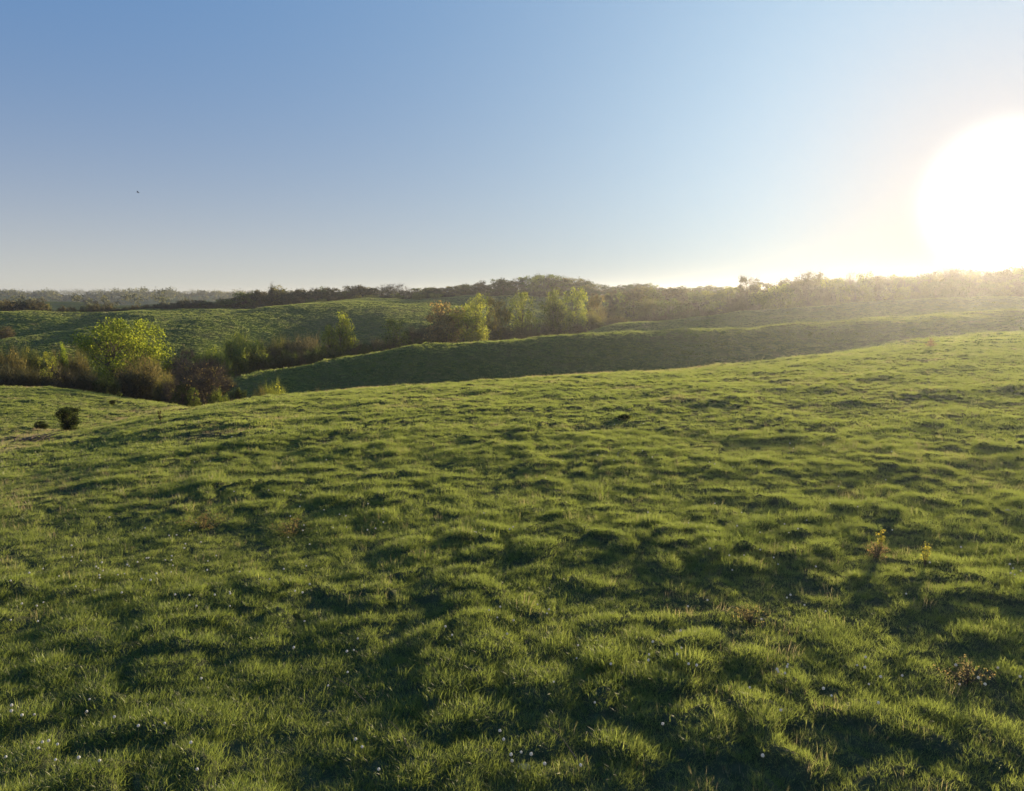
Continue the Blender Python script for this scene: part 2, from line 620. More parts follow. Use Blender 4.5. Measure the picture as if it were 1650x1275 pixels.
BANDS = [  # r0, r1, density per m2, variants, base scale
    (4.5, 20, 75, (0, 5), 1.0), (20, 34, 48, (0, 5), 1.1), (34, 60, 22, (5, 8), 1.0), (60, 105, 12, (5, 8), 1.15), (105, 235, 2.4, (10, 12), 1.2), (235, 440, 1.1, (10, 12), 1.35)]
PX, TINT, SCL, VAR = [], [], [], []
HALF = R(41)
for r0, r1, dens, (v0, v1), s0 in BANDS:
    HALF = R(54) if r1 <= 34 else R(48) if r1 <= 60 else R(44)
    n = int(HALF * (r1 * r1 - r0 * r0) * dens)
    r = np.sqrt(rng.uniform(r0 * r0, r1 * r1, n))
    a = rng.uniform(-HALF, HALF, n)
    x, y = r * np.sin(a), r * np.cos(a)
    mo = mound(x, y)
    dry = fbm(x / 9, y / 9, 41, 3) + .35 * fbm(x / 2.2, y / 2.2, 45, 2)
    keep = rng.uniform(0, 1, n) < np.clip(.62 + mo * 4.5 - .25 * (dry > .45), .35, 1)
    # drier band along the crest of the near hill and along the swale
    crestr = np.interp(a, AZ, LINES[0][0])
    edge = np.exp(-((r - crestr) / (crestr * .07)) ** 2) * np.clip((R(22) - a) / R(10), 0.25, 1) * np.clip((a + R(18)) / R(5), 0, 1)
    swale = np.clip((-a - R(12)) / R(10), 0, 1) * np.exp(-((r - crestr * 1.12) / 13) ** 2)
    t = .20 + .13 * dry - .45 * (mo - .10) + .30 * edge + .25 * swale * (1 + .5 * fbm(x / 4, y / 2, 47, 2)) + rng.normal(0, .07, n)
    s = s0 * np.clip(.75 + 1.1 * mo + .25 * fbm(x / 3, y / 3, 51, 2), .5, 1.35) * rng.uniform(.8, 1.2, n)
    s = s * (1 - .25 * np.clip(dry - .2, 0, 1))
    var = rng.integers(v0, v1, n)
    stalk = rng.uniform(0, 1, n) < (.005 + .035 * np.clip((r - 12) / 25, 0, 1) + .08 * np.clip(dry - .1, 0, 1) + .35 * edge * (r > 40) + .05 * swale)
    var = np.where(stalk & (v0 < 9), rng.integers(8, 10, n), var)
    t = np.where(stalk, t + .26, t)
    t = t + .46 * np.clip(fbm(x / 6 + 40, y / 3.5, 61, 3) - .18, 0, 1) * np.clip((r - 18) / 25, .3, 1) - .07 * np.clip((24 - r) / 10, 0, 1)
    s = np.where(stalk, np.clip(s, .75, 1.25), s)
    z = height(x, y)
    PX.append(np.stack([x, y, z], -1)[keep])
    TINT.append(np.clip(t, 0, .98)[keep])
    SCL.append(s[keep])
    VAR.append(var[keep])
P = np.concatenate(PX)
T, S, VR = np.concatenate(TINT), np.concatenate(SCL), np.concatenate(VAR)
print('grass tufts', len(P))
me = bpy.data.meshes.new('grass')
me.vertices.add(len(P))
me.vertices.foreach_set('co', P.astype(np.float32).ravel())
for nm, ty, dat in (('tint', 'FLOAT', T), ('scl', 'FLOAT', S), ('variant', 'INT', VR)):
    a_ = me.attributes.new(nm, ty, 'POINT')
    a_.data.foreach_set('value', dat.astype(np.int32 if ty == 'INT' else np.float32))
rot = np.stack([rng.normal(0, .16, len(P)), rng.normal(0, .16, len(P)), rng.uniform(0, 2 * math.pi, len(P))], -1)
a_ = me.attributes.new('rot', 'FLOAT_VECTOR', 'POINT')
a_.data.foreach_set('vector', rot.astype(np.float32).ravel())
me.update()
grass = link('grass', me, kind='stuff')
grass['label'] = 'tussocky green pasture grass with dry stalks covering the near slope'
ng = bpy.data.node_groups.new('grass_scatter', 'GeometryNodeTree')
ng.interface.new_socket('Geometry', in_out='INPUT', socket_type='NodeSocketGeometry')
ng.interface.new_socket('Geometry', in_out='OUTPUT', socket_type='NodeSocketGeometry')
gi, go = ng.nodes.new('NodeGroupInput'), ng.nodes.new('NodeGroupOutput')
ip = ng.nodes.new('GeometryNodeInstanceOnPoints')
ci = ng.nodes.new('GeometryNodeCollectionInfo')
ci.inputs['Collection'].default_value = PROTO
ci.inputs['Separate Children'].default_value = True
ci.inputs['Reset Children'].default_value = True
mp = ng.nodes.new('GeometryNodeMeshToPoints')
ng.links.new(gi.outputs[0], mp.inputs['Mesh'])
ng.links.new(mp.outputs[0], ip.inputs['Points'])
ng.links.new(ci.outputs[0], ip.inputs['Instance'])
ip.inputs['Pick Instance'].default_value = True
for nm, ty, sock in (('variant', 'INT', 'Instance Index'), ('rot', 'FLOAT_VECTOR', 'Rotation'), ('scl', 'FLOAT', 'Scale')):
    na_ = ng.nodes.new('GeometryNodeInputNamedAttribute')
    na_.data_type = ty
    na_.inputs['Name'].default_value = nm
    ng.links.new(na_.outputs['Attribute'], ip.inputs[sock])
ng.links.new(ip.outputs[0], go.inputs[0])
md = grass.modifiers.new('scatter', 'NODES')
md.node_group = ng
def on_ground(px, py):
    az, t = ray(px, py)
    rs = np.exp(np.linspace(math.log(4), math.log(400), 1500))
    zs = height(rs * math.sin(az), rs * math.cos(az))
    below = np.nonzero(CAMZ + rs * t < zs)[0]
    r = rs[below[0]] if len(below) else 60.
    return r * math.sin(az), r * math.cos(az), r


# ------------------------------------------------------------------ trees and shrubs


def tube(g, pts, r0, r1, sides=4):
    """tapered tube along a polyline -> verts, quads"""
    pts = np.asarray(pts)
    n = len(pts)
    vs_, fs = [], []
    for i, p in enumerate(pts):
        d = pts[min(i + 1, n - 1)] - pts[max(i - 1, 0)]
        d = d / (np.linalg.norm(d) + 1e-9)
        u = np.cross(d, [0.31, .95, .05])
        u /= np.linalg.norm(u) + 1e-9
        w = np.cross(d, u)
        rr_ = r0 + (r1 - r0) * i / (n - 1)
        for k in range(sides):
            a = 2 * math.pi * k / sides
            vs_.append(p + (math.cos(a) * u + math.sin(a) * w) * rr_)
    for i in range(n - 1):
        for k in range(sides):
            a, b = i * sides + k, i * sides + (k + 1) % sides
            fs.append((a, b, b + sides, a + sides))
    return vs_, fs


class Wood:
    def __init__(self):
        self.v, self.f = [], []

    def add(self, vs_, fs):
        o = len(self.v)
        self.v += list(vs_)
        self.f += [tuple(i + o for i in f) for f in fs]

    def mesh(self, name):
        return new_mesh(name, np.array(self.v), np.array(self.f), 4, smooth=True, mats=[M_BARK], fattr={'v': [.5] * len(self.f)})


def leaves(g, centres, radii, n, size, up=.2, shade=None):
    """n leaf-sized rhombi scattered in fuzzy clumps -> verts, quads, v"""
    ci_ = g.integers(0, len(centres), n)
    d = g.normal(size=(n, 3))
    d /= np.linalg.norm(d, axis=1)[:, None]
    rad_ = radii[ci_] * g.uniform(.15, 1.05, n) ** .6
    p = centres[ci_] + d * rad_[:, None] * np.array([1, 1, .8])
    nrm_ = g.normal(size=(n, 3)) + d * .6 + np.array([0, 0, up])
    nrm_ /= np.linalg.norm(nrm_, axis=1)[:, None]
    t = np.cross(nrm_, g.normal(size=(n, 3)))
    t /= np.linalg.norm(t, axis=1)[:, None]
    b = np.cross(nrm_, t)
    s = size * g.uniform(.55, 1.35, n)[:, None]
    vv = np.stack([p + t * s * .5, p + b * s * .33 + nrm_ * s * .08, p - t * s * .5, p - b * s * .33 + nrm_ * s * .08], 1).reshape(-1, 3)
    ff = np.arange(n * 4).reshape(n, 4)
    cl = g.uniform(-.34, .34, len(centres))
    return vv, ff, np.clip(.5 + cl[ci_] + g.normal(0, .18, n), 0, 1)


def twigs(g, starts, dirs, length, width, n, spread=.8):
    """thin tapering twigs as narrow folded strips -> verts, quads, v"""
    k = g.integers(0, len(starts), n)
    d = dirs[k] + g.normal(0, spread, (n, 3)) + np.array([0, 0, .35])
    d /= np.linalg.norm(d, axis=1)[:, None]
    ln = (length * g.uniform(.4, 1.2, n))[:, None]
    p = starts[k] + g.normal(0, .12, (n, 3)) * length
    sd = np.cross(d, g.normal(size=(n, 3)))
    sd /= np.linalg.norm(sd, axis=1)[:, None]
    w = width * g.uniform(.5, 1.2, n)[:, None] / 2
    vv = np.stack([p - sd * w, p + sd * w, p + d * ln + sd * w * .25, p + d * ln - sd * w * .25], 1).reshape(-1, 3)
    return vv, np.arange(n * 4).reshape(n, 4), np.clip(g.normal(.4, .2, n), 0, 1)


def crown_points(g, n, h0, h1, w, shape='round'):
    """clump centres through a lobed crown volume"""
    lob = g.uniform(-.28, .28, (7, 8))
    pts = []
    while len(pts) < n:
        u = g.uniform(-1, 1, 3)
        el_ = math.asin(max(-1, min(1, u[2])))
        az_ = math.atan2(u[1], u[0])
        k = lob[int((el_ / math.pi + .5) * 6.99), int((az_ / (2 * math.pi) + .5) * 7.99)]
        rr_ = np.linalg.norm(u)
        if rr_ > 1 + k or rr_ < .18:
            continue
        if g.uniform() > .35 + .75 * rr_:
            continue
        z = u[2]
        if shape == 'round':
            s = 1.0
        elif shape == 'fan':      # wide top, narrow foot
            s = .72 + .28 * min(1, (z + 1) * .8)
        elif shape == 'cone':
            s = max(.08, (1 - z) * .55)
        else:
            s = 1
        pts.append((u[0] * w / 2 * s, u[1] * w / 2 * s, h0 + (z + 1) / 2 * (h1 - h0)))
    return np.array(pts)


def build_tree(seed, H, W, clear, nclump, nleaf, lsize, shape='round', stems=1, ntwig=0, crad=.16):
    g = np.random.default_rng(seed)
    cs = crown_points(g, nclump, clear * H, H * .96, W * .92, shape)
    wood = Wood()
    tr = H * .018 + .05
    tops = []
    for s in range(stems):
        a = g.uniform(0, 2 * math.pi)
        off = np.array([math.cos(a), math.sin(a), 0]) * (0 if stems == 1 else g.uniform(.02, .12) * W)
        lean = np.array([math.cos(a), math.sin(a), 0]) * W * (.05 if stems == 1 else g.uniform(.05, .3))
        pts = [off * .5 + lean * t ** 1.4 + np.array([g.normal(0, .02) * W * t, g.normal(0, .02) * W * t, -.3 + (H * .8 + .3) * t]) for t in np.linspace(0, 1, 6)]
        wood.add(*tube(g, pts, tr / math.sqrt(stems) * 1.3, tr * .18, 6))
        tops.append(pts)
    for c_ in cs:
        pts = tops[g.integers(0, stems)]
        # join the stem below the clump
        zc = max(c_[2] * g.uniform(.35, .75), clear * H * .5)
        t = min(.999, (zc + .3) / (H * .8 + .3)) * 5
        i = min(4, int(t))
        p0 = pts[i] + (pts[i + 1] - pts[i]) * (t - i)
        m1 = p0 + (c_ - p0) * .5 + np.array([g.normal(0, .04) * W, g.normal(0, .04) * W, -.03 * H * g.uniform(0, 1)])
        r0 = tr * .36 * g.uniform(.6, 1)
        wood.add(*tube(g, [p0, m1, c_], r0, r0 * .2, 3))
    rad_ = crad * W * g.uniform(.6, 1.3, len(cs))
    lv, lf, vv = leaves(g, cs, rad_, nleaf, lsize)
    crown = new_mesh('crown', lv, lf, 4, mats=[M_LEAF], fattr={'v': vv})
    if ntwig:
        out_ = cs - np.array([0, 0, H * .35])
        out_ /= np.linalg.norm(out_, axis=1)[:, None]
        tv, tf, _ = twigs(g, cs, out_, crad * W * 1.6, .05, ntwig)
        wood.add(tv, tf)
    return wood.mesh('trunk'), crown, H, W


def build_shrub(seed, H, W, nstem, ntw, nleaf, lsize, tw=.035):
    """many-stemmed thicket: stems fan out from the ground, dense fine twigs, some buds"""
    g = np.random.default_rng(seed)
    wood = Wood()
    st, dr = [], []
    for k in range(nstem):
        a = g.uniform(0, 2 * math.pi)
        q_ = math.sqrt(g.uniform())
        base = np.array([math.cos(a), math.sin(a), 0]) * W * .22 * q_
        tip = np.array([math.cos(a) * W * .46 * q_, math.sin(a) * W * .46 * q_, H * (1 - .45 * q_ ** 2) * g.uniform(.6, .97)])
        m1 = base * .4 + tip * .6 - np.array([0, 0, 0]) + g.normal(0, .04 * W, 3)
        m1[2] = tip[2] * .5
        base[2] = -.15
        wood.add(*tube(g, [base, m1, tip], .05, .012, 3))
        for t in np.linspace(.15, 1, 7):
            p = (base * (1 - t) + m1 * t) if t < .5 else (m1 * (1 - t) * 2 + tip * (2 * t - 1))
            if t < .5:
                p = base * (1 - 2 * t) + m1 * 2 * t
            st.append(p)
            d = tip - base
            dr.append(d / np.linalg.norm(d))
    st, dr = np.array(st), np.array(dr)
    tv, tf, v1 = twigs(g, st, dr, H * .26, tw, ntw, .75)
    cs = st[g.integers(0, len(st), 200)]
    cs = cs[cs[:, 2] > H * .12]
    lv, lf, v2 = leaves(g, cs, np.full(len(cs), .10 * W), nleaf, lsize)
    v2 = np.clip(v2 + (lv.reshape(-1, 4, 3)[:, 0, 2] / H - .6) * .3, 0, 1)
    allv = np.vstack([tv, lv])
    allf = np.vstack([tf, lf + len(tv)])
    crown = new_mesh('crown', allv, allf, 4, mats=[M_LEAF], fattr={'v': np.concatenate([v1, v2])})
    return wood.mesh('stems'), crown, H, W


KIND = {
    'big': [build_tree(1, 15, 17.5, .10, 150, 17000, .38, 'round', 2, 500, .115)],
    'leafy': [build_tree(10 + k, 11, 9, .02, 70, 5200, .36, ('round', 'fan', 'round')[k], (1, 3, 2)[k], 250, .15) for k in range(3)],
    'airy': [build_tree(20 + k, 11, 9.5, .03, 90, 7000, .34, ('fan', 'round', 'fan')[k], (4, 2, 3)[k], 1300, .13) for k in range(3)],
    'bare': [build_tree(30 + k, 8, 8, .02, 90, 900, .20, 'fan', 6, 3600, .13) for k in range(2)],
    'shrub': [build_shrub(40 + k, 5.0, 6.0, 46, 4200, 3400, .27) for k in range(4)],
    'cedar': [build_tree(50 + k, 2.6, 2.4, .0, 110, 9000, .12, ('round', 'fan')[k], 3, 200, .16) for k in range(2)],
    'wood': [build_tree(60 + k, 11, 8.5, .0, 66, 3000, .52, ('round', 'fan', 'round', 'fan', 'round')[k], (1, 3, 2, 4, 1)[k], 260, .17) for k in range(5)],
    'snag': [build_tree(70 + k, 11, 9, .06, 60, 420, .42, 'fan', (2, 3)[k], 1500, .16) for k in range(2)],
    'thicket': [build_shrub(80 + k, 5.0, 6.5, 26, 1500, 1300, .40, .07) for k in range(3)],
}
TNAME = {'big': 'broadleaf_tree', 'leafy': 'broadleaf_tree', 'airy': 'budding_tree', 'bare': 'bare_tree', 'shrub': 'shrub', 'cedar': 'cedar_tree',
         'wood': 'woodland_tree', 'snag': 'bare_tree', 'thicket': 'shrub'}
TCAT = {'shrub': 'shrub', 'thicket': 'shrub'}
COLR = {'bright': (.165, .222, .035), 'lime': (.185, .215, .05), 'green': (.10, .135, .032), 'olive': (.115, .120, .045), 'tan': (.116, .104, .056),
        'pink': (.22, .175, .095), 'brown': (.070, .067, .045), 'grey': (.075, .072, .056), 'dark': (.030, .042, .018), 'deep': (.05, .07, .025)}
ADJ = {'bright': 'bright yellow-green', 'lime': 'yellow-green', 'green': 'green', 'olive': 'olive-green', 'tan': 'orange-tan', 'pink': 'pinkish-tan',
       'brown': 'brown', 'grey': 'grey-brown', 'dark': 'very dark green', 'deep': 'dark green'}
count = {}
rtree = np.random.default_rng(2024)


def put(kind, px, top, r, wpx, colr, label=None, group=None, var=None, merge=False, hmin=.6):
    if r < 0:      # given by the pixel row of its foot
        r = on_ground(px, -r)[2]
    az, tt = ray(px, top)
    x, y = r * math.sin(az), r * math.cos(az)
    g0 = gz(x, y) - .1
    h = max(hmin, CAMZ + r * tt - g0)
    rng_w = wpx / F * r * math.cos(az) * (math.cos(az) ** 0) * 1.02
    opts = KIND[kind]
    i = count.get(kind, 0)
    count[kind] = i + 1
    tm, cm, H, W = opts[(i if var is None else var) % len(opts)]
    o = bpy.data.objects.new(TNAME[kind], None)
    o.empty_display_size = .5
    COL.objects.link(o)
    o.location = (x, y, g0)
    o.rotation_euler = (0, 0, rtree.uniform(0, 6.28))
    sw = rng_w / W
    o.scale = (sw, sw, h / H)
    cc = np.array(COLR[colr]) * rtree.uniform(.9, 1.1) * (1 + rtree.normal(0, .025, 3))
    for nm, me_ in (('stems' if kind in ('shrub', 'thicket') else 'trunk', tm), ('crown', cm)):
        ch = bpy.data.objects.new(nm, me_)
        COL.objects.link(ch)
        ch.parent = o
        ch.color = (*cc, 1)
    o['label'] = label or 'tree'
    o['category'] = TCAT.get(kind, 'tree')
    if group:
        o['group'] = group
    return o


# single trees and shrubs one can tell apart along the creek and on the slopes
G1 = 'shrubs and trees along the creek'
for a in [
    ('big', 198, 515, 140, 146, 'bright', 'largest tree, broad bright yellow-green crown above the creek thicket on the left'),
    ('shrub', 14, 556, 122, 52, 'tan', 'orange-tan budding thicket at the left edge of the creek'),
    ('shrub', 46, 559, 125, 46, 'olive', 'olive shrub with pale top, second from the left edge of the creek'),
    ('leafy', 74, 567, 119, 30, 'lime', 'small pale yellow-green bush in the left creek thicket'),
    ('leafy', 99, 552, 126, 18, 'bright', 'slender bright green sapling poking above the left creek thicket'),
    ('shrub', 88, 566, 127, 42, 'tan', 'reddish-brown twiggy shrub behind the slender green sapling'),
    ('shrub', 126, 560, 127, 46, 'tan', 'tan and olive shrub just left of the largest tree'),
    ('shrub', 8, 584, 117, 54, 'grey', 'dark grey-brown thicket above the left pasture, at the frame edge'),
    ('shrub', 48, 590, 116, 56, 'brown', 'dark brown thicket below the olive shrub on the left'),
    ('shrub', 92, 588, 115, 54, 'grey', 'dark grey thicket under the slender green sapling'),
    ('shrub', 134, 592, 116, 56, 'brown', 'brown thicket below the left flank of the largest tree'),
    ('shrub', 168, 602, 114, 46, 'deep', 'low dark green shrub below the largest tree'),
    ('shrub', 226, 576, 119, 92, 'tan', 'big round orange-brown shrub in front of the largest tree'),
    ('shrub', 196, 600, 117, 50, 'brown', 'brown shrub left of the big round orange-brown shrub'),
    ('shrub', 262, 600, 113, 46, 'olive', 'olive shrub right of the big round orange-brown shrub'),
    ('bare', 290, 566, 140, 56, 'grey', 'dark bare twiggy tree right of the largest tree'),
    ('shrub', 338, 557, 147, 66, 'green', 'rounded green-topped shrub between the largest tree and the hill'),
    ('shrub', 392, 537, 165, 80, 'lime', 'wide dark shrub with a bright green domed top at the creek bend'),
    ('bare', 328, 572, 104, 84, 'pink', 'pinkish-grey bare tree at the mouth of the ditch'),
    ('bare', 282, 598, 107, 46, 'grey', 'grey bare bush left of the ditch mouth'),
    ('leafy', 294, 614, 103, 34, 'deep', 'small dark green bush beside the ditch'),
    ('leafy', 311, 625, 99, 20, 'lime', 'small yellow-green bush at the foot of the pinkish bare tree'),
    ('shrub', 352, 628, 99, 36, 'green', 'low green shrub right of the ditch'),
    ('shrub', 364, 604, 118, 40, 'brown', 'brown twiggy shrub at the foot of the near hill'),
    ('cedar', 386, 626, 97, 30, 'deep', 'low dark green bush above the near crest, left of the two paired bushes'),
    ('shrub', 440, 612, 101, 42, 'lime', 'yellow-green bush on the slope above the near crest, right one of a pair'),
    ('shrub', 418, 625, 98, 36, 'olive', 'low olive bush on the slope above the near crest, left one of a pair'),
    ('shrub', 513, 626, 100, 24, 'grey', 'tiny grey bush peeping over the near crest'),
    ('leafy', 550, 504, 184, 52, 'bright', 'lone bright yellow-green tree in the middle of the creek line'),
    ('leafy', 528, 523, 183, 30, 'bright', 'small bright tree leaning on the left of the lone yellow-green one'),
    ('leafy', 637, 515, 176, 54, 'green', 'round green tree in the creek line, right of the lone yellow-green one'),
    ('shrub', 676, 520, 186, 50, 'grey', 'grey-brown thicket between the round green and the pinkish-tan trees'),
    ('airy', 714, 486, 180, 74, 'pink', 'pinkish-tan budding tree in the middle of the creek line'),
    ('leafy', 757, 489, 178, 64, 'lime', 'yellow-green tree joined to the right of the pinkish-tan one'),
    ('leafy', 768, 472, 225, 44, 'lime', 'pale green round tree rising behind the pinkish-tan pair'),
    ('airy', 802, 482, 215, 46, 'olive', 'thin olive tree right of the pinkish-tan pair'),
    ('leafy', 843, 471, 220, 50, 'lime', 'tall rounded yellow-green tree left of the widest far creek tree'),
    ('leafy', 891, 465, 226, 46, 'green', 'left half crown of the wide green tree pair below the skyline wood'),
    ('leafy', 924, 462, 226, 48, 'lime', 'right brighter crown of the wide green tree pair below the skyline wood'),
    ('shrub', 846, 520, 208, 46, 'tan', 'tan thicket at the foot of the rounded yellow-green tree'),
    ('airy', 962, 474, 250, 34, 'tan', 'orange-tinted budding tree at the edge of the spur wood'),
    ('shrub', 948, 501, 232, 56, 'olive', 'olive-brown thicket right of the wide green tree pair'),
    ('cedar', 108, 657, -692, 34, 'dark', 'solitary dark round bush-like tree on the left pasture'),
    ('cedar', 66, 679, -692, 20, 'dark', 'small dark bush left of the solitary round tree on the pasture'),
    ('cedar', 181, 646, -653, 10, 'dark', 'tiny dark bush near the top edge of the left pasture'),
    ('airy', 8, 526, 236, 32, 'brown', 'reddish bare bush on the far slope at the left edge'),
    ('leafy', 1101, 528, 160, 9, 'bright', 'tiny yellow bush on the crest of the middle hill'),
]:
    put(*a, group=None)

# rows: label = look + rank from the left in a named row
ORD = ['first', 'second', 'third', 'fourth', 'fifth', 'sixth', 'seventh', 'eighth', 'ninth', 'tenth', 'eleventh', 'twelfth', 'thirteenth', 'fourteenth',
       'fifteenth', 'sixteenth', 'seventeenth', 'eighteenth', 'nineteenth', 'twentieth', 'twenty-first', 'twenty-second', 'twenty-third',
       'twenty-fourth', 'twenty-fifth', 'twenty-sixth', 'twenty-seventh', 'twenty-eighth', 'twenty-ninth', 'thirtieth']
FORM = {'wood': 'tree', 'snag': 'sparse bare tree', 'thicket': 'shrub', 'shrub': 'twiggy shrub', 'airy': 'budding tree', 'leafy': 'leafy tree', 'bare': 'bare tree', 'cedar': 'cedar'}


def row(x0, x1, step, tops, rfn, wpx, kinds, cols, where, group):
    xs = []
    x = x0
    while x < x1:
        xs.append(x + rtree.uniform(-.22, .22) * step)
        x += step * rtree.uniform(.8, 1.2)
    tp = np.array(tops, float)
    rf = np.array(rfn, float)
    for i, px in enumerate(xs):
        top = np.interp(px, tp[:, 0], tp[:, 1]) + rtree.uniform(-4.2, 3.6)
        r = np.interp(px, rf[:, 0], rf[:, 1]) * rtree.uniform(.98, 1.03)
        k = kinds[rtree.integers(0, len(kinds))]
        c_ = cols[rtree.integers(0, len(cols))]
        put(k, px, top, r, wpx * rtree.uniform(.75, 1.5), c_, '%s %s, %s from the left %s' % (ADJ[c_], FORM[k], ORD[i], where), group)


mix = ['olive', 'green', 'brown', 'grey', 'grey', 'olive']
mixs = ['olive', 'deep', 'grey', 'deep', 'green', 'brown']
mixg = ['olive', 'green', 'green', 'lime', 'olive', 'tan', 'brown']
# dark thicket filling the creek behind the middle hill
row(425, 700, 22, [(420, 550), (470, 538), (560, 550), (600, 541), (700, 538)], [(420, 180), (700, 196)], 40, ['shrub'], ['brown', 'grey', 'grey', 'olive'],
    'in the thicket behind the middle hill', 'creek thicket behind the middle hill')
row(700, 1010, 20, [(700, 535), (800, 522), (850, 524), (905, 518), (950, 512), (1010, 512)], [(700, 200), (1010, 238)], 38, ['shrub'], ['brown', 'grey', 'grey', 'brown', 'tan'],
    'under the wide green tree pair', 'creek thicket under the wide green pair')
row(430, 700, 28, [(430, 566), (560, 556), (700, 543)], [(430, 163), (700, 177)], 40, ['shrub'], ['brown', 'grey', 'deep'],
    'in the low front creek row', 'low front row of the creek thicket')
# wood on the spur beyond the third hill
row(985, 1215, 17, [(985, 470), (1040, 462), (1080, 461), (1130, 470), (1160, 466), (1215, 462)], [(985, 330), (1215, 345)], 32, ['wood', 'wood', 'airy'], mixg,
    'in the spur wood top row', 'upper row of the spur wood')
row(980, 1215, 19, [(980, 490), (1060, 482), (1120, 483), (1215, 476)], [(980, 290), (1215, 300)], 34, ['wood', 'shrub', 'wood'], mixg,
    'in the spur wood middle row', 'middle row of the spur wood')
row(1030, 1215, 22, [(1030, 505), (1120, 494), (1215, 486)], [(1030, 262), (1215, 276)], 36, ['shrub'], ['grey', 'brown', 'deep'],
    'in the spur wood bottom row', 'lower thicket of the spur wood')
# wood on the right
rw = [(1215, 460), (1250, 462), (1280, 458), (1300, 444), (1345, 448), (1385, 443), (1440, 445), (1470, 443), (1500, 438), (1540, 434), (1580, 441), (1620, 432), (1700, 432)]
row(1215, 1460, 17, rw, [(1215, 296), (1460, 318)], 34, ['wood', 'wood', 'airy', 'snag'], ['olive', 'green', 'grey', 'brown', 'lime'],
    'on the skyline left of the sun', 'skyline row of the wood left of the sun')
row(1455, 1700, 17, rw, [(1455, 318), (1700, 365)], 34, ['wood', 'wood', 'airy', 'snag'], ['olive', 'green', 'grey', 'brown'],
    'on the skyline under the sun', 'skyline row of the wood under the sun')
row(1205, 1460, 17, [(1205, 472), (1300, 464), (1460, 456)], [(1205, 282), (1460, 306)], 34, ['wood', 'shrub', 'thicket'], ['olive', 'deep', 'grey', 'brown', 'lime'],
    'in front wood left of sun', 'front row of the wood left of the sun')
row(1455, 1700, 18, [(1455, 456), (1550, 452), (1700, 448)], [(1455, 308), (1700, 350)], 36, ['wood', 'shrub', 'thicket'], ['olive', 'deep', 'grey', 'brown'],
    'in front wood under the sun', 'front row of the wood under the sun')
row(1240, 1700, 24, [(1240, 452), (1300, 450), (1500, 444), (1700, 440)], [(1240, 340), (1700, 400)], 38, ['wood'], ['olive', 'grey', 'brown'],
    'in the right wood rear row', 'rear row of the right-hand wood')
for a in [
    ('airy', 1208, 447, 292, 44, 'grey', 'wide sparse tree standing above the wood where the spur begins'),
    ('wood', 1250, 460, 284, 50, 'lime', 'bright yellow-green tree in the dip of the skyline, left of the tall one'),
    ('airy', 1306, 439, 290, 46, 'grey', 'tall sparse-crowned tree left of the dense right-hand wood'),
    ('wood', 1150, 486, 282, 40, 'lime', 'brighter yellow-green tree inside the spur wood'),
]:
    put(*a)
# skyline trees along the crest of the far hill
sk = [(230, 492), (270, 488), (300, 482), (345, 483), (370, 477), (400, 472), (425, 468), (440, 462), (460, 468), (500, 470), (522, 463), (545, 463), (572, 461), (600, 460),
      (630, 461), (655, 464), (690, 462), (720, 464), (745, 462), (770, 455), (790, 456), (808, 451), (830, 450), (850, 444), (870, 445), (890, 443), (905, 450), (925, 448), (945, 452),
      (970, 457), (1000, 460), (1040, 460), (1090, 464), (1200, 462)]
rr9 = [(230, 338), (400, 362), (600, 402), (700, 420), (820, 436), (1000, 445), (1200, 450)]
row(235, 470, 11, sk, rr9, 24, ['wood', 'thicket', 'snag', 'wood'], mix, 'on the far hill left skyline', 'left skyline row on the far hill')
row(468, 700, 14, sk, rr9, 30, ['wood', 'wood', 'wood', 'snag'], mixs, 'on the far hill middle skyline', 'middle skyline row on the far hill')
row(695, 900, 12, sk, rr9, 30, ['wood', 'wood', 'wood'], mixs, 'on the far hill tallest skyline', 'tallest skyline row on the far hill')
row(895, 1200, 14, sk, rr9, 32, ['wood', 'wood', 'wood'], mixs, 'on the far hill right skyline', 'right skyline row on the far hill')
row(470, 720, 15, [(470, 480), (560, 474), (650, 475), (720, 474)], [(470, 366), (720, 412)], 20, ['thicket'], ['lime', 'olive', 'brown', 'green'],
    'in low row below skyline trees', 'low shrub row below the skyline trees')
row(735, 960, 14, [(735, 470), (820, 466), (960, 466)], [(735, 422), (960, 430)], 22, ['thicket'], ['deep', 'grey', 'brown'],
    'below the tallest skyline trees', 'dark undergrowth below the tallest skyline trees')
row(-20, 78, 11, [(-20, 484), (30, 483), (60, 484), (78, 492)], [(-20, 336), (78, 336)], 24, ['thicket', 'wood'], ['brown', 'tan', 'grey', 'olive'],
    'in the far hill leftmost clump', 'brown clump at the left end of the far hill')
row(84, 240, 13, [(84, 497), (110, 494), (130, 496), (160, 487), (180, 492), (200, 495), (240, 492)], [(84, 338), (240, 345)], 20, ['thicket'], ['brown', 'grey', 'deep', 'brown'],
    'in the far hill broken hedge', 'low broken hedge on the far hill')
# far-off woodland on the distant ridges: one mass
g = np.random.default_rng(99)
fc, fr = [], []
for px in np.arange(-150, 1800, 1.0):
    for (r0, r1, dens, hh) in ((3050, 3300, .9, 15), (2600, 3000, .5, 14), (1500, 1640, .8, 12), (1300, 1480, .35, 10), (700, 800, .16, 8), (900, 1200, .12, 7)):
        if g.uniform() > dens:
            continue
        r = g.uniform(r0, r1)
        if r < 1250 and perlin(np.array([px / 40.]), np.array([r / 200.]), 5)[0] < .05:
            continue
        az, _ = ray(px + g.uniform(-.5, .5), 475)
        x, y = r * math.sin(az), r * math.cos(az)
        z0 = gz(x, y)
        h = hh * g.uniform(.5, 1.1) * (1 + .8 * float(perlin(np.array([px / 23. + r / 500]), np.array([.5]), 9)[0]))
        for k in range(2):
            fc.append((x + g.normal(0, 3), y + g.normal(0, 3), z0 + h * g.uniform(.3, .75)))
            fr.append(h * g.uniform(.35, .55))
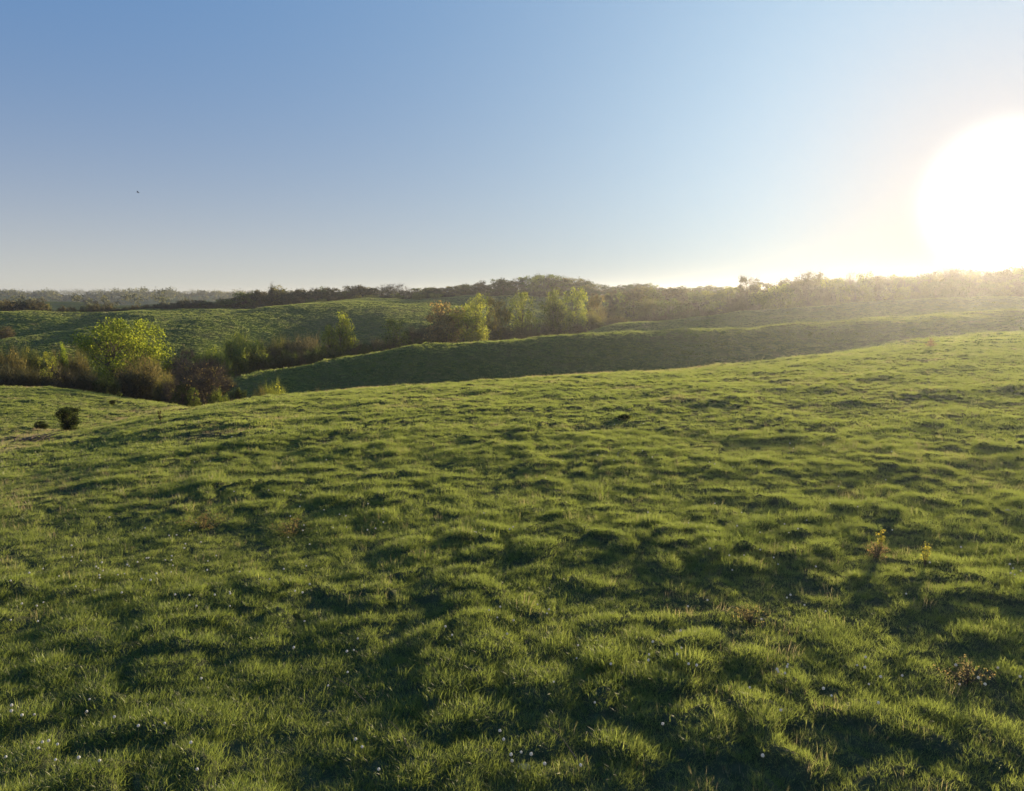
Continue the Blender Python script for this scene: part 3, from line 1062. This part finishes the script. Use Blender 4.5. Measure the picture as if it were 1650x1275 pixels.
fv, ff, fa = leaves(g, np.array(fc), np.array(fr), len(fc) * 26, 2.6)
fo = link('distant_woodland', new_mesh('distant_woodland', fv, ff, 4, mats=[M_LEAF], fattr={'v': fa}), kind='stuff',
          label='hazy woodland strips on the distant ridges at the horizon')
fo.color = (.075, .085, .05, 1)
#@@SMALL
# ------------------------------------------------------------------ small things


# dandelion clocks
bmh = bmesh.new()
bmesh.ops.create_icosphere(bmh, subdivisions=2, radius=.020)
for v_ in bmh.verts:
    v_.co *= random.uniform(.86, 1.1)
    v_.co.z += .30
mh_ = bpy.data.meshes.new('seed_head')
bmh.to_mesh(mh_)
bmh.free()
mh_.materials.append(M_PUFF)
gs = np.random.default_rng(3)
sv, sf = tube(gs, [(0, 0, -.02), (.012, .006, .12), (.004, .01, .22), (0, 0, .285)], .0028, .002, 5)
ms_ = new_mesh('stem', np.array(sv), np.array(sf), 4, smooth=True, mats=[M_STEM])
ZONES = [
    ('white dandelion clock on the lower left of the grass slope', [(18, 1160), (95, 1215), (68, 1226), (70, 1218), (135, 1252), (95, 1245), (220, 1192), (30, 1180), (5, 1240), (158, 1250), (298, 1222), (150, 1138)], 10, (0, 560, 1060, 1270)),
    ('white dandelion clock in the flowery patch left of centre', [(279, 912), (281, 918), (228, 945), (243, 945), (165, 940), (160, 920), (240, 905), (302, 882), (436, 940), (377, 964), (491, 967), (480, 965), (503, 953), (297, 893), (322, 880), (308, 858), (272, 868), (225, 915), (200, 968), (60, 990), (44, 986), (70, 978), (122, 905), (165, 916)], 46, (20, 560, 820, 1010)),
    ('white dandelion clock on the dark centre foreground', [(790, 993), (803, 1002), (807, 992), (830, 1010), (868, 982), (578, 1042), (576, 1055), (560, 1072), (728, 1036), (923, 1070), (992, 1090), (814, 1032), (888, 1114), (960, 1148), (805, 1200), (812, 1213), (822, 1244), (823, 1247), (876, 1258), (582, 1218), (589, 1222), (840, 1232), (1050, 1056), (1044, 1080), (1046, 1068), (1098, 1054), (1094, 1075), (1060, 1186), (877, 1248)], 8, (560, 1100, 960, 1270)),
    ('white dandelion clock on the right foreground', [(1255, 1103), (1262, 1103), (1120, 1092), (1403, 1116), (1331, 995), (1294, 985), (1137, 976), (1272, 974), (1263, 971), (1327, 1136), (1334, 1134), (1264, 1094), (1375, 1082), (1389, 1078), (1452, 1102), (1391, 1101), (1603, 1090), (1256, 1166), (1102, 1032), (1224, 1009)], 14, (1110, 1640, 960, 1270)),
    ('white dandelion clock among the tussocks of the middle right', [(1441, 858), (1502, 916), (1632, 925), (1647, 929), (1145, 898), (1250, 914), (1248, 905), (1427, 774), (1435, 730), (1200, 900), (1380, 820)], 14, (1000, 1640, 720, 950)),
    ('white dandelion clock far up the sunlit slope', [(996, 728), (990, 742), (1008, 665), (1218, 750), (1180, 752), (1143, 745), (1132, 697), (960, 735), (880, 770), (550, 833), (594, 861), (780, 860), (433, 790), (484, 798), (535, 853), (485, 850)], 40, (300, 1300, 680, 860)),
]
first = None
for lab, pts, extra, (xa, xb, ya, yb) in ZONES:
    pts = list(pts)
    for k in range(extra):
        cx_, cy_ = (pts[int(gs.integers(0, len(pts)))] if gs.uniform() < .4 else (gs.uniform(xa, xb), gs.uniform(ya, yb)))
        pts.append((min(xb, max(xa, cx_ + gs.normal(0, 50))), min(yb, max(ya, cy_ + gs.normal(0, 26)))))
    for px, py in pts:
        x, y, r = on_ground(px, min(1272, py + 1157 * .26 / 14 * .6))
        o = bpy.data.objects.new('dandelion', None)
        o.empty_display_size = .05
        COL.objects.link(o)
        o.location = (x, y, gz(x, y))
        o.rotation_euler = (gs.normal(0, .12), gs.normal(0, .12), gs.uniform(0, 6.28))
        s = gs.uniform(.75, 1.15)
        o.scale = (s, s, s)
        for nm, me_ in (('seed_head', mh_), ('stem', ms_)):
            ch = bpy.data.objects.new(nm, me_)
            COL.objects.link(ch)
            ch.parent = o
        o['label'] = lab
        o['category'] = 'dandelion'
        o['group'] = lab.replace('white dandelion clock', 'dandelion clocks')


def leafy_weed(px, py, h, w, colr, label, seed, nleaf=110, cat='weed', name='leafy_weed', ls=.045):
    g = np.random.default_rng(seed)
    x, y, r = on_ground(px, py)
    o = bpy.data.objects.new(name, None)
    COL.objects.link(o)
    o.location = (x, y, gz(x, y))
    wd = Wood()
    cs = []
    ns = 7 if nleaf < 300 else 22
    for k in range(ns):
        a = g.uniform(0, 6.28)
        q_ = g.uniform(.1, 1)
        tip = np.array([math.cos(a) * w * .5 * q_, math.sin(a) * w * .5 * q_, h * g.uniform(.6, 1) * (1 - .6 * q_ * q_ * (ns > 7))])
        pts = [np.array([0, 0, -.03]), tip * .5 + np.array([0, 0, .1 * h]), tip]
        wd.add(*tube(g, pts, .006, .002, 4))
        for t in (.45, .6, .75, .9, 1.):
            cs.append(tip * t)
    cs = np.array(cs)
    lv, lf, vv = leaves(g, cs, np.full(len(cs), .05 if ns == 7 else .11 * w), nleaf, ls)
    a = link('stem', wd.mesh('stem'), o)
    b = link('foliage', new_mesh('foliage', lv, lf, 4, mats=[M_LEAF], fattr={'v': vv}), o)
    b.color = (*colr, 1)
    o['label'] = label
    o['category'] = cat


leafy_weed(1490, 918, .62, .22, (.24, .24, .07), 'pale yellow-leaved sprig standing in the grass on the right', 1, 150, 'plant', 'leafy_sprig')
leafy_weed(1420, 892, .60, .34, (.22, .21, .05), 'yellow-leaved sprig above the pink dry grass tuft on the right', 2, 170, 'plant', 'leafy_sprig')
leafy_weed(1412, 900, .38, .75, (.20, .15, .11), 'pinkish dry weed clump under the yellow sprig on the right', 3, 600, 'weed', 'dry_weed', .03)
leafy_weed(1007, 676, .26, .7, (.08, .105, .035), 'dark weedy hump in the sunlit slope near the centre', 4, 1200, 'weed', 'weed_clump', .08)
leafy_weed(1499, 560, 1.2, 1.3, (.16, .12, .09), 'brownish weed clump high on the right slope', 5, 600, 'weed', 'weed_clump', .09)
leafy_weed(259, 686, .9, .5, (.05, .045, .03), 'thin dark weed stalk above the swale on the left', 6, 160, 'weed', 'weed_clump', .07)
leafy_weed(1560, 1100, .35, .9, (.17, .145, .10), 'pinkish dead weed patch in the lower right grass', 7, 500, 'weed', 'dry_weed', .028)
leafy_weed(1210, 1005, .40, .8, (.16, .14, .09), 'pinkish dead weed patch right of the foreground centre', 8, 420, 'weed', 'dry_weed', .028)
leafy_weed(330, 850, .45, 1.3, (.14, .115, .07), 'reddish dry weed patch in the flowery area on the left', 9, 700, 'weed', 'dry_weed', .03)
leafy_weed(470, 860, .45, 1.2, (.135, .11, .07), 'reddish dry weed patch right of the other on the left slope', 10, 600, 'weed', 'dry_weed', .03)

# brushwood pile in the swale
x, y, r = on_ground(52, 712)
bp_ = bpy.data.objects.new('brush_pile', None)
COL.objects.link(bp_)
bp_.location = (x, y, gz(x, y))
bp_['label'] = 'heap of dead branches lying in the swale on the left pasture'
bp_['category'] = 'brush pile'
g = np.random.default_rng(17)
for k in range(26):
    a = g.uniform(0, 3.14)
    L_ = g.uniform(.6, 1.7)
    c0 = np.array([g.normal(0, .7), g.normal(0, .35), g.uniform(.02, .3)])
    d = np.array([math.cos(a), math.sin(a), g.uniform(-.1, .35)]) * L_ / 2
    vs2, fs2 = tube(g, [c0 - d, c0 + g.normal(0, .06, 3), c0 + d], g.uniform(.02, .05), .01, 5)
    link('branch', new_mesh('branch', np.array(vs2), np.array(fs2), 4, smooth=True, mats=[M_WOOD]), bp_)

# fallen dry stalks in the foreground
for k, (px, py, ang, ln, lab) in enumerate([(565, 1128, 2.55, .75, 'long bleached stalk lying aslant in the lower centre-left grass'),
                                            (645, 1205, 2.3, .45, 'short bleached stalk lying near the bottom edge'),
                                            (905, 1215, 2.2, .8, 'long thin dry stalk leaning over the dark grass at bottom centre')]):
    x, y, r = on_ground(px, py)
    z0 = gz(x, y)
    d = np.array([math.cos(ang), math.sin(ang), 0]) * ln / 2
    vs2, fs2 = tube(g, [-d + np.array([0, 0, .05]), np.array([.02, .01, .20]), d + np.array([0, 0, .26])], .005, .0025, 5)
    o = link('dry_stalk', new_mesh('dry_stalk', np.array(vs2), np.array(fs2), 4, smooth=True, mats=[M_WOOD]), label=lab, cat='stalk')
    o.location = (x, y, z0)


def stone(px, py, s, label):
    x, y, r = on_ground(px, py)
    bs = bmesh.new()
    bmesh.ops.create_icosphere(bs, subdivisions=3, radius=1)
    for v_ in bs.verts:
        k = 1 + .22 * float(perlin(np.array([v_.co.x * 1.3 + 3]), np.array([v_.co.y * 1.3 + v_.co.z]), 8)[0])
        v_.co = Vector((v_.co.x * k * s, v_.co.y * k * s * .8, v_.co.z * k * s * .5))
    me_ = bpy.data.meshes.new('stone')
    bs.to_mesh(me_)
    bs.free()
    me_.materials.append(M_STONE)
    o = link('stone', me_, label=label, cat='stone')
    o.location = (x, y, gz(x, y) + s * .25)


stone(845, 1240, .085, 'blue-grey stone half hidden in the grass at the bottom centre')
stone(1623, 824, .06, 'pale pinkish stone among the tussocks at the right edge')

# dark washed-out ditch bank where the swale meets the creek
x, y, r = on_ground(290, 662)
g = np.random.default_rng(23)
bs = bmesh.new()
nx, ny = 18, 8
gridv = []
for j in range(ny):
    for i in range(nx):
        u, v_ = i / (nx - 1) - .5, j / (ny - 1) - .5
        xx, yy = x + u * 2.6 + v_ * .8, y + v_ * 2.4
        e = max(abs(u), abs(v_)) * 2
        gridv.append(bs.verts.new((xx, yy, gz(xx, yy) + .14 * (1 - e ** 3) + g.normal(0, .05) - .05)))
for j in range(ny - 1):
    for i in range(nx - 1):
        bs.faces.new((gridv[j * nx + i], gridv[j * nx + i + 1], gridv[(j + 1) * nx + i + 1], gridv[(j + 1) * nx + i]))
me_ = bpy.data.meshes.new('ditch_bank')
bs.to_mesh(me_)
bs.free()
me_.materials.append(M_SOIL)
link('ditch_bank', me_, kind='structure')

# the small bird high on the left
bd = np.array(on_ground(222, 700)[:2])
az, t = ray(222, 310)
rb = 90.
g0 = Vector((rb * math.sin(az), rb * math.cos(az), CAMZ + rb * t))
bb = bmesh.new()
secs = [(-.20, .004), (-.13, .02), (-.04, .042), (.05, .045), (.11, .028), (.14, .026), (.17, .012), (.20, .003)]
rings = []
for yy, rr_ in secs:
    rings.append([bb.verts.new((rr_ * math.cos(a) , yy, rr_ * math.sin(a))) for a in np.linspace(0, 2 * math.pi, 9)[:-1]])
for a_, b_ in zip(rings[:-1], rings[1:]):
    for k in range(8):
        bb.faces.new((a_[k], a_[(k + 1) % 8], b_[(k + 1) % 8], b_[k]))
for s in (-1, 1):
    top = [(.02, .06, .02), (.16, .09, .09), (.30, .05, .07), (.42, -.04, .02)]
    bot = [(.02, -.07, .02), (.16, -.05, .08), (.30, -.07, .06), (.42, -.05, .02)]
    tv_ = [[bb.verts.new((s * p[0], p[1], p[2] + dz)) for p in row_] for row_ in (top, bot) for dz in (0.006, -.006)]
    for i in range(3):
        bb.faces.new((tv_[0][i], tv_[0][i + 1], tv_[2][i + 1], tv_[2][i]))
        bb.faces.new((tv_[1][i], tv_[3][i], tv_[3][i + 1], tv_[1][i + 1]))
        bb.faces.new((tv_[0][i], tv_[1][i], tv_[1][i + 1], tv_[0][i + 1]))
        bb.faces.new((tv_[2][i], tv_[2][i + 1], tv_[3][i + 1], tv_[3][i]))
tl = [bb.verts.new(p) for p in ((-.015, -.18, 0), (.015, -.18, 0), (.05, -.29, 0), (-.05, -.29, 0), (0, -.18, .012), (0, -.29, .006))]
bb.faces.new((tl[0], tl[3], tl[5], tl[4]))
bb.faces.new((tl[4], tl[5], tl[2], tl[1]))
me_ = bpy.data.meshes.new('bird')
bb.to_mesh(me_)
bb.free()
me_.materials.append(M_BIRD)
o = link('bird', me_, label='small dark bird flying alone in the blue sky on the left', cat='bird')
o.location = g0
o.rotation_euler = (.1, .25, 1.9)
o.scale = (.75,) * 3
